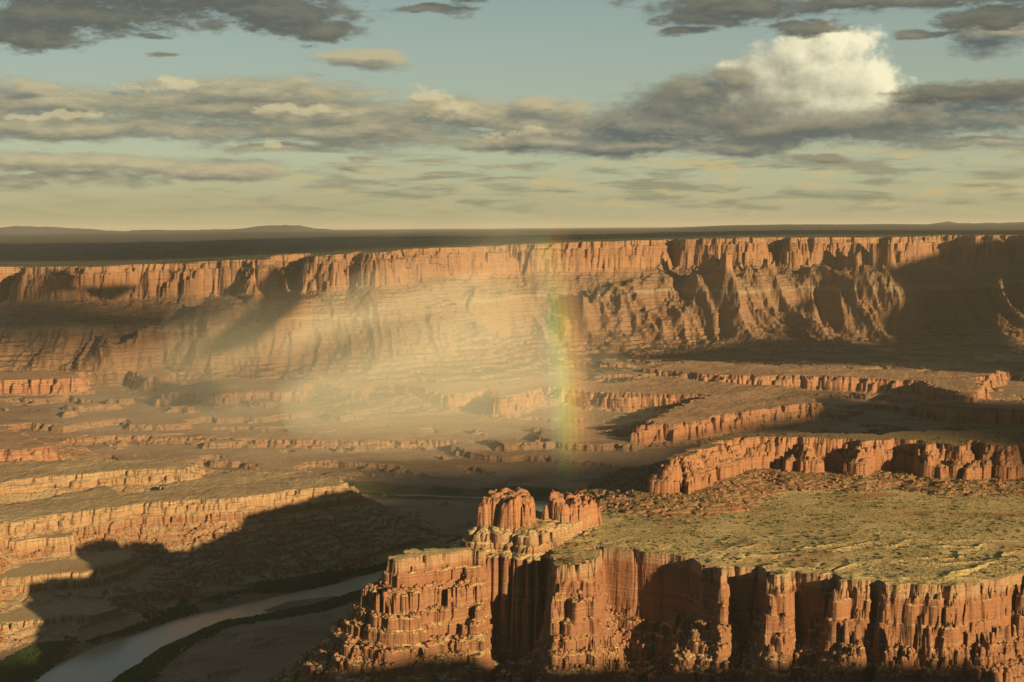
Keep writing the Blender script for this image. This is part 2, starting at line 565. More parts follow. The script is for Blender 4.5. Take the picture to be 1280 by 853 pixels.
feature(2, [(-250, 470), (0, 472), (93, 471), (112, 462), (150, 460), (186, 469), (205, 470), (222, 460), (290, 457), (330, 462), (400, 470), (410, 455), (200, 440), (-250, 440)], 116, LOWP, low_warp(71, 25), low_in)
feature(3, [(200, 492), (280, 489), (372, 487), (380, 478), (400, 476), (430, 484), (452, 486), (470, 478), (560, 492), (640, 482), (700, 470), (760, 460), (600, 440), (380, 455), (281, 470)], 102, LOWP, low_warp(74, 25), low_in)
feature(4, [(690, 472), (760, 480), (830, 470), (880, 478), (1000, 486), (1020, 505), (900, 520), (860, 528), (790, 536), (830, 516), (880, 495), (760, 492), (680, 484), (620, 500), (610, 480)], 102, LOWP, low_warp(77, 18), low_in)
feature(5, [(800, 462), (900, 470), (1000, 471), (1080, 474), (1150, 478), (1210, 498), (1225, 475), (1280, 455), (1290, 440), (1400, 430), (1400, 448), (1290, 452), (1230, 470), (1150, 466), (1000, 460), (860, 452)], 112, LOWP, low_warp(79, 18), low_in)
feature(6, [(1130, 505), (1200, 512), (1290, 516), (1500, 520), (1500, 505), (1260, 503), (1190, 500)], 96, LOWP, low_warp(81, 20), low_in)
feature(7, [(60, 556), (90, 545), (170, 543), (330, 548), (560, 551), (700, 553), (860, 548), (800, 530), (600, 522), (450, 525), (250, 520), (60, 520), (-300, 528), (-300, 556)], 52, [(0, 0), (6, 10), (26, 13), (34, 24), (90, 34), (300, 52)], low_warp(83, 18), low_in)
print('low', time.time() - T0)

# ---- rounded red butte at the left edge
feature(8, [(-160, 522), (-60, 520), (2, 527), (38, 543), (60, 556), (20, 560), (-160, 560)], 128, [(0, 0), (8, 8), (20, 16), (40, 40), (110, 62), (200, 80)], lambda d: flute((60, 24), (22, 9), 88) + 8 * N_mid, lambda d: 3 * N_mid)

# ---- left mesa, in tiers
LMP = [(0, 0), (1.5, 7), (9, 9), (10.5, 17), (26, 23), (28, 35), (50, 46), (110, 76), (180, 102), (250, 119), (420, 135)]


def lm_detail(d, drop):
    return (ledges(-drop + 3 * N_mid, 9.0, 0.38, 10 * N_mid + 3 * N_fine) + 1.5 * N_fine + 2 * np.abs(perlin(X / 16, Y / 30, 95))) * sstep(d, 20, 40)


def lm_warp(d):
    return 7 * fbm(X, Y, 130, 3, 91) + flute((48, 19, 8), (12, 6, 2.6), 92)


feature(9, [(-500, 578), (0, 574), (120, 573), (236, 572), (244, 577), (232, 584), (130, 589), (60, 594), (0, 600), (-500, 640)], 140, [(0, 0), (2, 7), (20, 11), (22, 19), (60, 30), (200, 60)], lm_warp, lambda d: 3.0 * N_mid + rough())
feature(9, [(428, 604), (424, 595), (380, 587), (300, 586), (255, 592), (205, 603), (195, 612), (150, 617), (128, 606), (60, 618), (-20, 632), (-400, 700), (-400, 760), (-60, 672),
            (0, 652), (60, 644), (120, 637), (160, 629), (225, 624), (300, 621), (370, 613)], 122, LMP, lm_warp, lambda d: 3.0 * N_mid + rough(), detail=lm_detail)
feature(9, [(-500, 800), (-60, 690), (0, 676), (45, 671), (88, 668), (92, 660), (60, 655), (-300, 690)], 97, [(0, 0), (2, 12), (8, 13), (10, 24), (60, 40), (260, 97)], lm_warp, detail=lm_detail)
feature(9, [(-400, 880), (0, 722), (60, 716), (110, 712), (150, 702), (165, 690), (150, 672), (0, 690), (-400, 760)], 66, [(0, 0), (2, 10), (12, 12), (14, 22), (60, 34), (150, 60), (300, 80)], lm_warp, detail=lm_detail)
feature(9, [(-400, 900), (0, 778), (80, 768), (140, 771), (152, 764), (120, 745), (0, 750)], 34, [(0, 0), (3, 8), (40, 20), (120, 34)], lm_warp, detail=lm_detail)
print('leftmesa', time.time() - T0)

# ---- the near mesa (shelf) with its bastion and promontory
SHELF_Z = 280.0
SH = [(486, 693), (500, 690), (521, 683), (560, 684), (600, 684), (604, 680), (586, 672), (600, 664), (640, 655), (700, 640), (745, 639), (790, 631), (822, 621), (850, 606), (900, 575), (1000, 562), (1400, 560), (2200, 600),
      (2200, 760), (1500, 735), (1340, 722), (1280, 721), (1229, 727), (1200, 735), (1150, 735), (1108, 733), (1098, 727), (1086, 726), (1080, 731), (1050, 731), (1040, 722), (1010, 718), (988, 716), (984, 721),
      (968, 721), (960, 713), (945, 708), (908, 707), (902, 711), (880, 708), (866, 697), (800, 689), (756, 684), (745, 683), (746, 694), (738, 701), (715, 704), (696, 703), (689, 696), (686, 684), (660, 674), (625, 674), (606, 680), (600, 688), (560, 689), (530, 692), (500, 697)]
NEARP = [(0, 0), (0.7, 5), (2.2, 6), (2.8, 10), (4.2, 11), (4.8, 16), (9, 18), (9.8, 24), (11.2, 25), (12, 34), (16, 36), (16.8, 42), (19.0, 43.5), (20, 53), (26, 56), (27, 61), (30, 63), (31, 69), (42, 74), (43.2, 82), (52, 85), (53, 90), (64, 95), (66, 103), (96, 121), (98, 150), (116, 166), (118, 205), (145, 226), (147, 255), (175, 290)]
BASTP = [(0, 0), (0.8, 7), (2.0, 8), (2.8, 15), (9, 18), (10, 27), (17, 31), (26, 34), (27.5, 50), (37, 54), (38, 64), (49, 68), (50, 77), (61, 80), (62, 89), (74, 93), (75, 101), (88, 106), (89, 113), (120, 134), (121.5, 146), (150, 170), (152, 192), (178, 218), (180, 245), (205, 290)]
kb = sstep(-TU, -(768 - 640) / F, -(738 - 640) / F)


def near_prof(d):
    return pint(d, NEARP) * (1 - kb) + pint(d, BASTP) * kb



def win(a, b, s=7):
    T = TU + (5.0 * N_mid + 3.0 * N_fine) / F
    return sstep(T, (a - s - 640) / F, (a + s - 640) / F) * sstep(-T, -(b + s - 640) / F, -(b - s - 640) / F)


ALC = 56 * win(610, 680, 13) + 26 * win(752, 842) + 15 * win(842, 898) + 16 * win(914, 956) + 16 * win(994, 1036) + 12 * win(1088, 1104, 4) + 10 * win(1212, 1222, 3) - 5 * win(690, 744)


def near_warp(d):
    w = 5 * fbm(X, Y, 70, 3, 101) + flute((52, 23), (14, 5.5), 102)
    q = d + w
    zone = 37.0 * ((q > 2.4).astype(np.float32) + (q > 4.4) + (q > 9.3) + (q > 14) + (q > 18.5) + (q > 30) + (q > 42) + (q > 55) + (q > 68) + (q > 82))
    w = w + kb * 5.0 * fbm(X, Y, 34, 3, 108) * sstep(q, 12, 24)
    zi = (zone / 37.0).astype(np.int32)
    hard = np.array([0.45, 1.0, 0.4, 1.1, 0.5, 1.2, 0.6, 1.0, 0.5, 1.0, 0.6, 1.0, 1.0, 1.0], np.float32)[np.clip(zi, 0, 13)]
    setb = np.array([0.0, 1.6, -1.2, 1.8, -1.0, 1.6, 0.0, 1.5, -1.0, 0.5, 0, 0, 0, 0], np.float32)[np.clip(zi, 0, 13)]
    w = w + setb
    fade = 1 - kb * 0.6 * sstep(q, 22, 60)
    for l, a, sd_ in ((11.0, 4.2, 104), (5.0, 2.1, 105), (26.0, 5.0, 106)):
        nn = perlin((X + zone + 0.3 * l * W1x) / l, (Y - zone) / l * (1 - 0.55 * kb), sd_)
        w = w + hard * fade * a * (np.maximum(0, 1 - np.abs(nn) * 2.6) ** 2 - 0.25)
    blk_ = np.floor(perlin((X + zone) / 7.0, (Y + zone) / 7.0, 107) * 3.0) / 3.0
    w = w + 2.4 * blk_
    return w + ALC * (1 - 0.55 * sstep(d, 34, 74)) * sstep(d, 1.0, 9.0) * sstep(-Y, -1520, -1470)


def near_in(d):
    u = np.clip(-d, 0, 600)
    dune = ridge(X + 30 * W1x, Y * 1.9 + 30 * W1y, 95, 120) ** 3
    return 0.006 * u + 1.5 * N_mid + 0.22 * N_fine + 2.0 * dune * sstep(X, 150, 260) * sstep(-Y, -1560, -1450) + 2.0 * sstep(u, 0, 40) - 1.0


def near_detail(d, drop):
    b = perlin(X / 3.6, Y / 6.0, 131)
    c = perlin(X / 8.0, Y / 15.0, 133)
    e = perlin(X / 17.0, Y / 24.0, 134)
    k = sstep(d, 22, 60)
    blk = np.maximum(0, perlin(X / 4.2, Y / 4.2, 136) - 0.25)
    k = sstep(d, 30, 85) * (1 - 0.5 * kb) * 0.7
    bump = k * (1.6 * np.abs(e) + 1.3 * np.abs(c) + 0.7 * np.abs(b) + 2.4 * blk + 1.5 * N_mid) + sstep(d, 9, 14) * (0.7 * np.abs(b) + 1.2 * blk)
    return bump + ledges(bump - drop, 5.0, 0.62, 7 * N_mid + 3.5 * N_fine + 1.5 * b, 0.5) * sstep(d, 20, 34) * (1 - 0.8 * kb)


feature(10, SH, SHELF_Z, near_prof, near_warp, near_in, detail=near_detail)

# ---- upper mesa standing on the shelf
UPZ = 331.0
UP = [(838, 576), (868, 565), (893, 557), (918, 549), (960, 548), (998, 549), (1004, 553), (1012, 549), (1070, 551), (1076, 556), (1082, 552), (1120, 552), (1150, 553), (1158, 560), (1168, 556), (1200, 560), (1214, 553), (1240, 560), (1290, 556), (1500, 560), (2000, 575),
      (2000, 545), (1500, 540), (1280, 541), (1126, 541), (1097, 545), (998, 543), (920, 543), (880, 552), (842, 568)]
UPP = [(0, 0), (1.5, 6), (4.5, 7), (5.5, 11), (9, 12.5), (10, 17), (15, 19), (16, 22), (23, 25), (24.5, 39), (40, 41), (80, 46), (120, 53), (150, 75), (300, 330)]


def up_warp(d):
    al = sstep(TU, (1085 - 640) / F, (1095 - 640) / F) * sstep(-TU, -(1180 - 640) / F, -(1160 - 640) / F)
    w = 4 * fbm(X, Y, 90, 3, 141) + flute((60, 25), (14, 5), 142) + al * 20 * sstep(d, 9, 16)
    q = d + w
    zone = 41.0 * ((q > 5).astype(np.float32) + (q > 9) + (q > 16) + (q > 23) + (q > 30))
    for l, a, sd_ in ((14.0, 4.0, 144), (6.0, 2.0, 145)):
        nn = perlin((X + zone + 0.3 * l * W1x) / l, (Y - zone) / l, sd_)
        w = w + a * (np.maximum(0, 1 - np.abs(nn) * 2.6) ** 2 - 0.25)
    return w + 2.0 * np.floor(perlin((X + zone) / 9.0, (Y + zone) / 9.0, 147) * 3.0) / 3.0


def up_detail(d, drop):
    c = perlin(X / 14.0, Y / 14.0, 151)
    bump = sstep(d, 24, 50) * (2.0 * np.abs(c) + 2.0 * np.abs(perlin(X / 40, Y / 22, 153)) + 3 * N_mid + 0.8 * N_fine)
    return bump + ledges(bump - drop, 4.0, 0.4, 5 * N_mid + 2 * N_fine) * sstep(d, 26, 40)


feature(11, [P(a, b, UPZ) for a, b in UP], UPZ, UPP, up_warp, lambda d: 1.5 * N_mid, detail=up_detail, world=True)
feature(11, [P(a, b, 306) for a, b in [(813, 613), (824, 600), (842, 582), (860, 577), (905, 586), (870, 590), (845, 600), (835, 612)]], 306, [(0, 0), (2, 10), (8, 12), (30, 24)], up_warp)
# ---- skirts and towers
feature(10, [P(a, b, 291) for a, b in [(583, 664), (595, 656), (620, 652), (700, 649), (742, 646), (728, 655), (705, 661), (684, 669), (662, 674), (640, 671), (612, 669), (590, 668)]], 291,
        [(0, 0), (1, 6), (6, 9), (7, 14), (22, 19), (24, 60), (27, 75), (29, 110), (60, 300)], lambda d: flute((24, 9), (8, 3.5), 160), lambda d: np.minimum(-d * 0.45, 6) + N_fine, detail=near_detail, world=True)


def tower_z(z0, amp, seed, tilt=0.0, x0=0.0):
    return lambda: z0 + amp * fbm(X, Y, 17, 3, seed) * 1.2 - amp * (np.maximum(0, 1 - np.abs(perlin(X / 13, Y / 30, seed + 4)) * 3) ** 2) + tilt * np.clip(X - x0, -40, 70)


TWP = [(0, 0), (1.5, 4), (3.5, 9), (4.5, 22), (6, 31), (7.5, 36), (11, 39), (20, 46), (24, 90), (40, 300)]
tw = lambda s: (lambda d: flute((34, 13, 5), (9, 3.6, 1.2), s) + 0.6)
feature(12, [P(a, b, 296) for a, b in [(602, 657), (640, 661), (658, 659), (663, 653), (655, 642), (612, 643)]], tower_z(325, 3.5, 171), TWP, tw(172), world=True)
feature(13, [P(a, b, 296) for a, b in [(682, 650), (704, 653), (722, 648), (744, 641), (730, 633), (694, 635)]], tower_z(318, 5.0, 181, -0.16, 35.0), TWP, tw(182), world=True)
print('near', time.time() - T0)

# the river cuts the feet of the slopes
m = (rd < rw + 45) & ((FID == 0) | (FID == 9)) & (bar > 0)
H = np.where(m, np.minimum(H, -3.0 + np.maximum(rd - rw, 0) * 0.5), H)
FID = np.where(m & (H < 8), 0, FID).astype(np.int8)
# distant rise on the horizon
far_k = sstep(Y, 14000, 26000)
hill = 60 * sstep(TU, 0.10, 0.16) * (1 + 0.15 * N_big) + 45 * sstep(-TU, 0.06, 0.2)
H = np.where(Y > 13000, H + far_k * np.clip(hill, 0, 90) * sstep(-Y, -60000, -30000), H).astype(np.float32)

# ------------------------------------------------------------------ materials
def new_mat(name):
    m = bpy.data.materials.new(name)
    m.use_nodes = True
    m.node_tree.nodes.clear()
    g = NG(m.node_tree)
    out = g.n('ShaderNodeOutputMaterial')
    return m, g, out


def rock_mat(name, strata, soil, sc=1.0, dep_stops=None, dep_max=60.0, speck=None, veg=None, bump=0.6, red_soil=None, dep_mix=0.7, flat=(0.62, 0.90)):
    """strata: colours of the rock layers; soil: two colours of level ground; sc: size of the detail"""
    m, g, out = new_mat(name)
    geo = g.n('ShaderNodeNewGeometry')
    pos = geo.outputs['Position']
    x, y, z = g.sep(pos)
    nz = g.sep(geo.outputs['True Normal'])[2]
    steep = g.mr(nz, flat[0], flat[1], 1.0, 0.0, True)
    # layers
    wob = g.noise(pos, 0.012 / sc, 3.0)
    zz = g.math('ADD', z, g.math('MULTIPLY', wob, 9.0 * sc))
    lay = g.noise(g.comb(g.math('MULTIPLY', x, 0.0012), g.math('MULTIPLY', y, 0.0012), g.math('MULTIPLY', zz, 0.26 / sc)), 1.0, 5.0, 0.62)
    n = len(strata)
    rock = g.ramp(g.mr(lay, 0.3, 0.7), [(i / (n - 1), c) for i, c in enumerate(strata)])
    if dep_stops:
        dcol = g.ramp(g.math('DIVIDE', g.math('ADD', g.attr('dep'), g.math('MULTIPLY', g.math('SUBTRACT', wob, 0.5), 6.0 * sc)), dep_max), dep_stops)
        rock = g.mix(dep_mix, rock, dcol)
    streak = g.noise(g.comb(g.math('MULTIPLY', x, 0.22 / sc), g.math('MULTIPLY', y, 0.22 / sc), g.math('MULTIPLY', z, 0.012 / sc)), 1.0, 5.0, 0.65)
    rock = g.mix(g.mr(streak, 0.46, 0.76, 0.0, 0.42), rock, g.mix(1.0, rock, (0.42, 0.36, 0.34), 'MULTIPLY'))
    var = g.noise(pos, 0.05 / sc, 5.0, 0.6)
    rock = g.mix(g.mr(var, 0.35, 0.7, 0.0, 0.4), rock, g.mix(1.0, rock, (1.35, 1.3, 1.22), 'MULTIPLY'))
    # level ground
    sn = g.noise(pos, 0.010 / sc, 6.0, 0.6)
    ground = g.mix(g.mr(sn, 0.36, 0.64), soil[0], soil[1])
    if red_soil:
        rn = g.noise(g.vm('MULTIPLY', pos, (0.45, 1, 1)), 0.018 / sc, 5.0, 0.6)
        ground = g.mix(g.mr(rn, 0.53, 0.66, 0, 0.8), ground, red_soil)
    if speck:
        kn = g.noise(pos, 0.30 / sc, 3.0, 0.7)
        ground = g.mix(g.mr(kn, 0.52, 0.66, 0, 0.75), ground, speck)
    if veg:
        ground = g.mix(g.math('MULTIPLY', g.attr('veg'), 0.92), ground, g.mix(g.mr(g.noise(pos, 0.09, 4.0), 0.35, 0.65), veg[0], veg[1]))
    col = g.mix(steep, ground, rock)
    b = g.n('ShaderNodeBsdfPrincipled')
    b.inputs['Roughness'].default_value = 0.95
    b.inputs['Specular IOR Level'].default_value = 0.1
    g.put(b.inputs['Base Color'], col)
    bn = g.noise(pos, 0.25 / sc, 6.0, 0.68)
    lb = g.noise(g.comb(g.math('MULTIPLY', x, 0.02 / sc), g.math('MULTIPLY', y, 0.02 / sc), g.math('MULTIPLY', z, 0.45 / sc)), 1.0, 4.0, 0.6)
    bn = g.math('ADD', bn, g.math('MULTIPLY', g.math('MULTIPLY', lb, steep), 2.6))
    bp = g.n('ShaderNodeBump')
    bp.inputs['Strength'].default_value = bump
    bp.inputs['Distance'].default_value = 3.0 * sc
    g.put(bp.inputs['Height'], bn)
    m.node_tree.links.new(bp.outputs[0], b.inputs['Normal'])
    m.node_tree.links.new(b.outputs[0], out.inputs[0])
    return m


RED = [(0.13, 0.058, 0.034), (0.25, 0.112, 0.054), (0.33, 0.15, 0.07), (0.22, 0.095, 0.048), (0.38, 0.21, 0.11), (0.18, 0.08, 0.042)]
M_near = rock_mat('near_rock', RED, ((0.64, 0.46, 0.20), (0.52, 0.36, 0.145)), 1.0,
                  [(0.0, (0.42, 0.29, 0.16)), (0.15, (0.40, 0.25, 0.13)), (0.20, (0.27, 0.12, 0.058)), (0.6, (0.26, 0.115, 0.054)), (1.0, (0.22, 0.11, 0.055))], 70.0,
                  speck=(0.26, 0.21, 0.08), red_soil=(0.38, 0.17, 0.07), dep_mix=0.45)
M_tower = rock_mat('tower_rock', [(0.28, 0.12, 0.06), (0.36, 0.16, 0.075), (0.40, 0.19, 0.09)], ((0.36, 0.18, 0.09), (0.30, 0.14, 0.07)), 0.8)
M_upper = rock_mat('upper_rock', RED, ((0.30, 0.16, 0.075), (0.28, 0.19, 0.085)), 1.0, [(0, (0.38, 0.18, 0.085)), (1, (0.29, 0.12, 0.058))], 60.0, speck=(0.16, 0.12, 0.055), red_soil=(0.25, 0.105, 0.05))
M_left = rock_mat('left_rock', [(0.18, 0.085, 0.044), (0.32, 0.16, 0.078), (0.42, 0.25, 0.13), (0.26, 0.125, 0.062), (0.38, 0.20, 0.10)], ((0.48, 0.33, 0.165), (0.40, 0.26, 0.13)), 1.3,
                  [(0.0, (0.45, 0.30, 0.15)), (0.16, (0.38, 0.22, 0.105)), (0.32, (0.29, 0.135, 0.064)), (1.0, (0.23, 0.115, 0.06))], 90.0, dep_mix=0.65, speck=(0.27, 0.185, 0.09), red_soil=(0.36, 0.20, 0.095))
M_low = rock_mat('bench_rock', [(0.22, 0.10, 0.052), (0.34, 0.155, 0.078), (0.38, 0.20, 0.105)], ((0.44, 0.255, 0.13), (0.36, 0.20, 0.10)), 2.2, speck=(0.25, 0.155, 0.08), red_soil=(0.30, 0.15, 0.075))
M_floor = rock_mat('valley_soil', [(0.20, 0.115, 0.065), (0.28, 0.16, 0.085)], ((0.44, 0.28, 0.155), (0.34, 0.21, 0.115)), 2.0, veg=((0.055, 0.075, 0.028), (0.09, 0.11, 0.04)), speck=(0.22, 0.14, 0.075), red_soil=(0.24, 0.13, 0.07))
M_far = rock_mat('far_rock', [(0.22, 0.105, 0.055), (0.32, 0.155, 0.08), (0.37, 0.20, 0.105), (0.27, 0.13, 0.07)], ((0.085, 0.075, 0.042), (0.14, 0.095, 0.055)), 3.5,
                 [(0.0, (0.35, 0.195, 0.10)), (0.10, (0.28, 0.135, 0.07)), (0.25, (0.34, 0.18, 0.09)), (0.30, (0.22, 0.13, 0.072)), (0.445, (0.20, 0.13, 0.075)), (0.475, (0.31, 0.25, 0.15)), (0.50, (0.21, 0.125, 0.07)),
                  (0.8, (0.24, 0.135, 0.072)), (1.0, (0.30, 0.175, 0.092))], 480.0, speck=(0.05, 0.055, 0.025), bump=0.7, dep_mix=0.7, flat=(0.90, 0.985))

# ------------------------------------------------------------------ cut the grid into its objects
vegm = np.clip(1.15 - np.abs(rd - rw - 40) / 40, 0, 1) * (0.4 + 1.2 * np.clip(N_mid + 0.5, 0, 1)) * (FID == 0)
vegm = np.maximum(vegm, (bar < 0) * 0.3).astype(np.float32)
fid_face = FID[:-1, :-1]


def tag(o, label=None, cat=None, group=None, kind=None):
    for k, v in (('label', label), ('category', cat), ('group', group), ('kind', kind)):
        if v:
            o[k] = v
    return o


def mesh_from(name, co, quads, mat, attrs=None):
    me = bpy.data.meshes.new(name)
    nv, nf = len(co), len(quads)
    k = quads.shape[1]
    me.vertices.add(nv)
    me.vertices.foreach_set('co', np.ascontiguousarray(co, np.float32).ravel())
    me.loops.add(nf * k)
    me.loops.foreach_set('vertex_index', np.ascontiguousarray(quads, np.int32).ravel())
    me.polygons.add(nf)
    me.polygons.foreach_set('loop_start', np.arange(0, nf * k, k, dtype=np.int32))
    me.update(calc_edges=True)
    for an, av in (attrs or {}).items():
        a = me.attributes.new(an, 'FLOAT', 'POINT')
        a.data.foreach_set('value', np.ascontiguousarray(av, np.float32))
    me.materials.append(mat)
    o = bpy.data.objects.new(name, me)
    COL.objects.link(o)
    return o


idx = np.arange(NR * NC, dtype=np.int32).reshape(NR, NC)
q_all = np.stack([idx[:-1, :-1], idx[:-1, 1:], idx[1:, 1:], idx[1:, :-1]], -1)
XF, YF, HF, DF, VF = X.ravel(), Y.ravel(), H.ravel(), DEP.ravel(), vegm.ravel()


def cut(fids, name, mat, **kw):
    m = np.isin(fid_face, fids)
    q = q_all[m]
    used, inv = np.unique(q.ravel(), return_inverse=True)
    co = np.stack([XF[used], YF[used], HF[used]], -1)
    o = mesh_from(name, co, inv.reshape(-1, 4), mat, {'dep': DF[used], 'veg': VF[used]})
    return tag(o, **kw)


cut([0], 'valley_floor', M_floor, kind='structure', label='brown canyon floor with low terraces and green banks along the river')
cut([1], 'canyon_wall', M_far, kind='structure', label='long red canyon wall with vertical rim cliffs above gullied talus slopes')
for f, lb in ((2, 'low red bench with shadowed coves at the foot of the canyon wall, leftmost'), (3, 'hazy low bench behind the rainbow foot, below the wall centre'), (4, 'pinkish cliffed bench just right of the rainbow'),
              (5, 'thin sunlit bench in the shade at the foot of the right wall'), (6, 'thin pale ledge behind the upper mesa at the right edge'), (7, 'long pale ledge with a low fluted scarp behind the two mesas')):
    cut([f], 'low_bench', M_low, kind='structure', label=lb)
cut([8], 'red_butte', M_low, kind='structure', label='rounded red butte at the left edge behind the pale mesa')
cut([9], 'pale_mesa', M_left, kind='structure', label='pale rimmed mesa above the river bend with stepped fluted cliffs')
cut([10], 'grassy_mesa', M_near, kind='structure', label='broad olive shelf with fluted orange cliffs along its near edge')
cut([11], 'upper_mesa', M_upper, kind='structure', label='red cliffed mesa rising from the back of the olive shelf')
cut([12], 'rock_tower', M_tower, label='taller square orange rock tower on the tip of the olive shelf', cat='rock tower')
cut([13], 'rock_tower', M_tower, label='lower orange rock tower sloping down towards the olive shelf', cat='rock tower')
print('meshes', time.time() - T0)


def ground_at(x, y):
    """height of the terrain grid under world points"""
    r = np.clip(np.searchsorted(ys, y) - 1, 0, NR - 2)
    fr = (y - ys[r]) / (ys[r + 1] - ys[r])
    t = x / y
    c = np.clip(np.searchsorted(ts, t) - 1, 0, NC - 2)
    fc = (t - ts[c]) / (ts[c + 1] - ts[c])
    h = (H[r, c] * (1 - fr) + H[r + 1, c] * fr) * (1 - fc) + (H[r, c + 1] * (1 - fr) + H[r + 1, c + 1] * fr) * fc
    return h, FID[r, c], vegm[r, c], H[r + 1, c] - H[r, c]


# ------------------------------------------------------------------ river
mw, g, out = new_mat('river_water')
b = g.n('ShaderNodeBsdfPrincipled')
b.inputs['Base Color'].default_value = (0.60, 0.42, 0.22, 1)
b.inputs['Roughness'].default_value = 0.20
b.inputs['IOR'].default_value = 1.31
geo = g.n('ShaderNodeNewGeometry')
bp = g.n('ShaderNodeBump')
bp.inputs['Strength'].default_value = 0.25
bp.inputs['Distance'].default_value = 0.5
g.put(bp.inputs['Height'], g.noise(geo.outputs['Position'], 0.12, 4.0, 0.6))
mw.node_tree.links.new(bp.outputs[0], b.inputs['Normal'])
mw.node_tree.links.new(b.outputs[0], out.inputs[0])
rp = np.array(RIV)
rv, rq = [], []
for i in range(len(rp)):
    tdir = rp[min(i + 1, len(rp) - 1)] - rp[max(i - 1, 0)]
    tdir = tdir / np.linalg.norm(tdir)
    nrm = np.array([-tdir[1], tdir[0]])
    for s in (-110, 110):
        rv.append((*(rp[i] + nrm * s), 0.0))
    if i:
        rq.append((2 * i - 2, 2 * i - 1, 2 * i + 1, 2 * i))
riv = mesh_from('river', np.array(rv), np.array(rq), mw)
tag(riv, 'muddy green river curving between the two mesas', kind='structure')

# big ground under everything, out to the horizon
S = 120000.0
gm = mesh_from('ground', np.array([(-S, -S, -12), (S, -S, -12), (S, S, -12), (-S, S, -12)], float), np.array([(0, 1, 2, 3)]), M_floor)
tag(gm, 'brown desert ground', kind='structure')

# ------------------------------------------------------------------ the rim plateau under and behind the camera (its edge shades the canyon bottom)
RIM = [(-60, -20), (-14, 1.2), (16, 1.2), (60, -15), (150, -200), (320, -430), (700, -380), (1000, -150), (1110, -112), (1150, -78), (1182, -80), (1230, -115), (1391, -128), (1449, -109), (1590, -109), (1640, -250), (1900, -420), (2600, -700), (4200, -760), (6500, -500), (9000, -800), (9000, -9000),
       (-9000, -9000), (-9000, -2500), (-4000, -1700), (-1500, -900), (-400, -480), (-150, -200)]


def rim_mesa(pts, z, name, mat):
    p = np.array(pts, float)
    out_p = []
    for i in range(len(p)):
        a, bb = p[i], p[(i + 1) % len(p)]
        n = max(2, int(min(np.linalg.norm(bb - a) / 9, 260)))
        for k in range(n):
            out_p.append(a + (bb - a) * k / n)
    q = np.array(out_p)
    tang = np.roll(q, -1, 0) - np.roll(q, 1, 0)
    tang /= np.linalg.norm(tang, axis=1)[:, None] + 1e-9
    nr = np.stack([tang[:, 1], -tang[:, 0]], -1)
    area = 0.5 * np.sum(q[:, 0] * np.roll(q[:, 1], -1) - np.roll(q[:, 0], -1) * q[:, 1])
    if area < 0:
        nr = -nr
    fade = np.clip(np.hypot(q[:, 0], q[:, 1]) / 60 - 0.5, 0, 1)
    jit = (14 * (ridge(q[:, 0], q[:, 1], 60.0, 201) - 0.6) + 6 * perlin(q[:, 0] / 14, q[:, 1] / 14, 202)) * fade
    q = q + nr * jit[:, None]
    rings = [(0, 0), (2, 28), (9, 32), (11, 75), (26, 84), (30, 130), (150, 210), (420, 420), (760, 600)]
    co = []
    for k, (dd, dz) in enumerate(rings):
        rr = q + nr * dd * (1 if k < 3 else 1.0)
        zz = z - dz + (2.5 * perlin(rr[:, 0] / 30, rr[:, 1] / 30, 205 + k) if k else 0 * rr[:, 0])
        co.append(np.column_stack([rr, zz]))
    n = len(q)
    V = np.concatenate(co)
    fs = []
    i = np.arange(n)
    for k in range(len(rings) - 1):
        fs.append(np.stack([k * n + i, (k + 1) * n + i, (k + 1) * n + (i + 1) % n, k * n + (i + 1) % n], -1))
    me = bpy.data.meshes.new(name)
    faces = [tuple(int(v) for v in f) for f in np.concatenate(fs)] + [tuple(range(n))]
    me.from_pydata([tuple(v) for v in V], [], faces)
    me.materials.append(mat)
    o = bpy.data.objects.new(name, me)
    COL.objects.link(o)
    return o


tag(rim_mesa(RIM, 618.2, 'rim_plateau', M_upper), 'red rock plateau that the viewpoint stands on', kind='structure')


# far blue hills on the horizon
M_hill, g, out = new_mat('hill_forest')
b = g.n('ShaderNodeBsdfDiffuse')
geo = g.n('ShaderNodeNewGeometry')
g.put(b.inputs[0], g.mix(g.noise(geo.outputs['Position'], 0.002, 5.0), (0.05, 0.055, 0.06), (0.09, 0.085, 0.075)))
M_hill.node_tree.links.new(b.outputs[0], out.inputs[0])
for sil, dist in (([(-120, 290), (-60, 284), (0, 285.5), (20, 283), (70, 284), (95, 285.5), (130, 288), (160, 290)], 34000.0),
                  ([(150, 290), (180, 287.5), (230, 288), (300, 286.5), (322, 283), (350, 281.8), (375, 282.2), (392, 285.5), (430, 288.5)], 33000.0),
                  ([(1150, 281), (1172, 279.5), (1185, 276.8), (1197, 279.2), (1240, 279), (1300, 277), (1400, 281)], 32000.0)):
    u = np.linspace(sil[0][0], sil[-1][0], 160)
    v = np.interp(u, [a[0] for a in sil], [a[1] for a in sil]) + 0.5 * perlin(u / 14.0, u * 0, 401) + 0.25 * perlin(u / 5.0, u * 0, 402)
    xs = (u - 640) * dist / F
    zt = CAMZ + (285 - v + (u - 640) * -0.0044) * dist / F
    prof_ = [(-1500, 500 + 0 * zt), (-500, 500 + (zt - 500) * 0.6), (0, zt), (900, 500 + (zt - 500) * 0.85), (2500, 500 + 0 * zt)]
    V = np.concatenate([np.column_stack([xs, np.full_like(xs, dist + dy) + 120 * perlin(u / 9.0, u * 0 + k, 403), zz]) for k, (dy, zz) in enumerate(prof_)])
    i = np.arange(159)
    qd = np.concatenate([np.stack([k * 160 + i, k * 160 + i + 1, (k + 1) * 160 + i + 1, (k + 1) * 160 + i], -1) for k in range(4)])
    tag(mesh_from('distant_hills', V, qd, M_hill), 'low blue hills on the horizon', kind='structure')

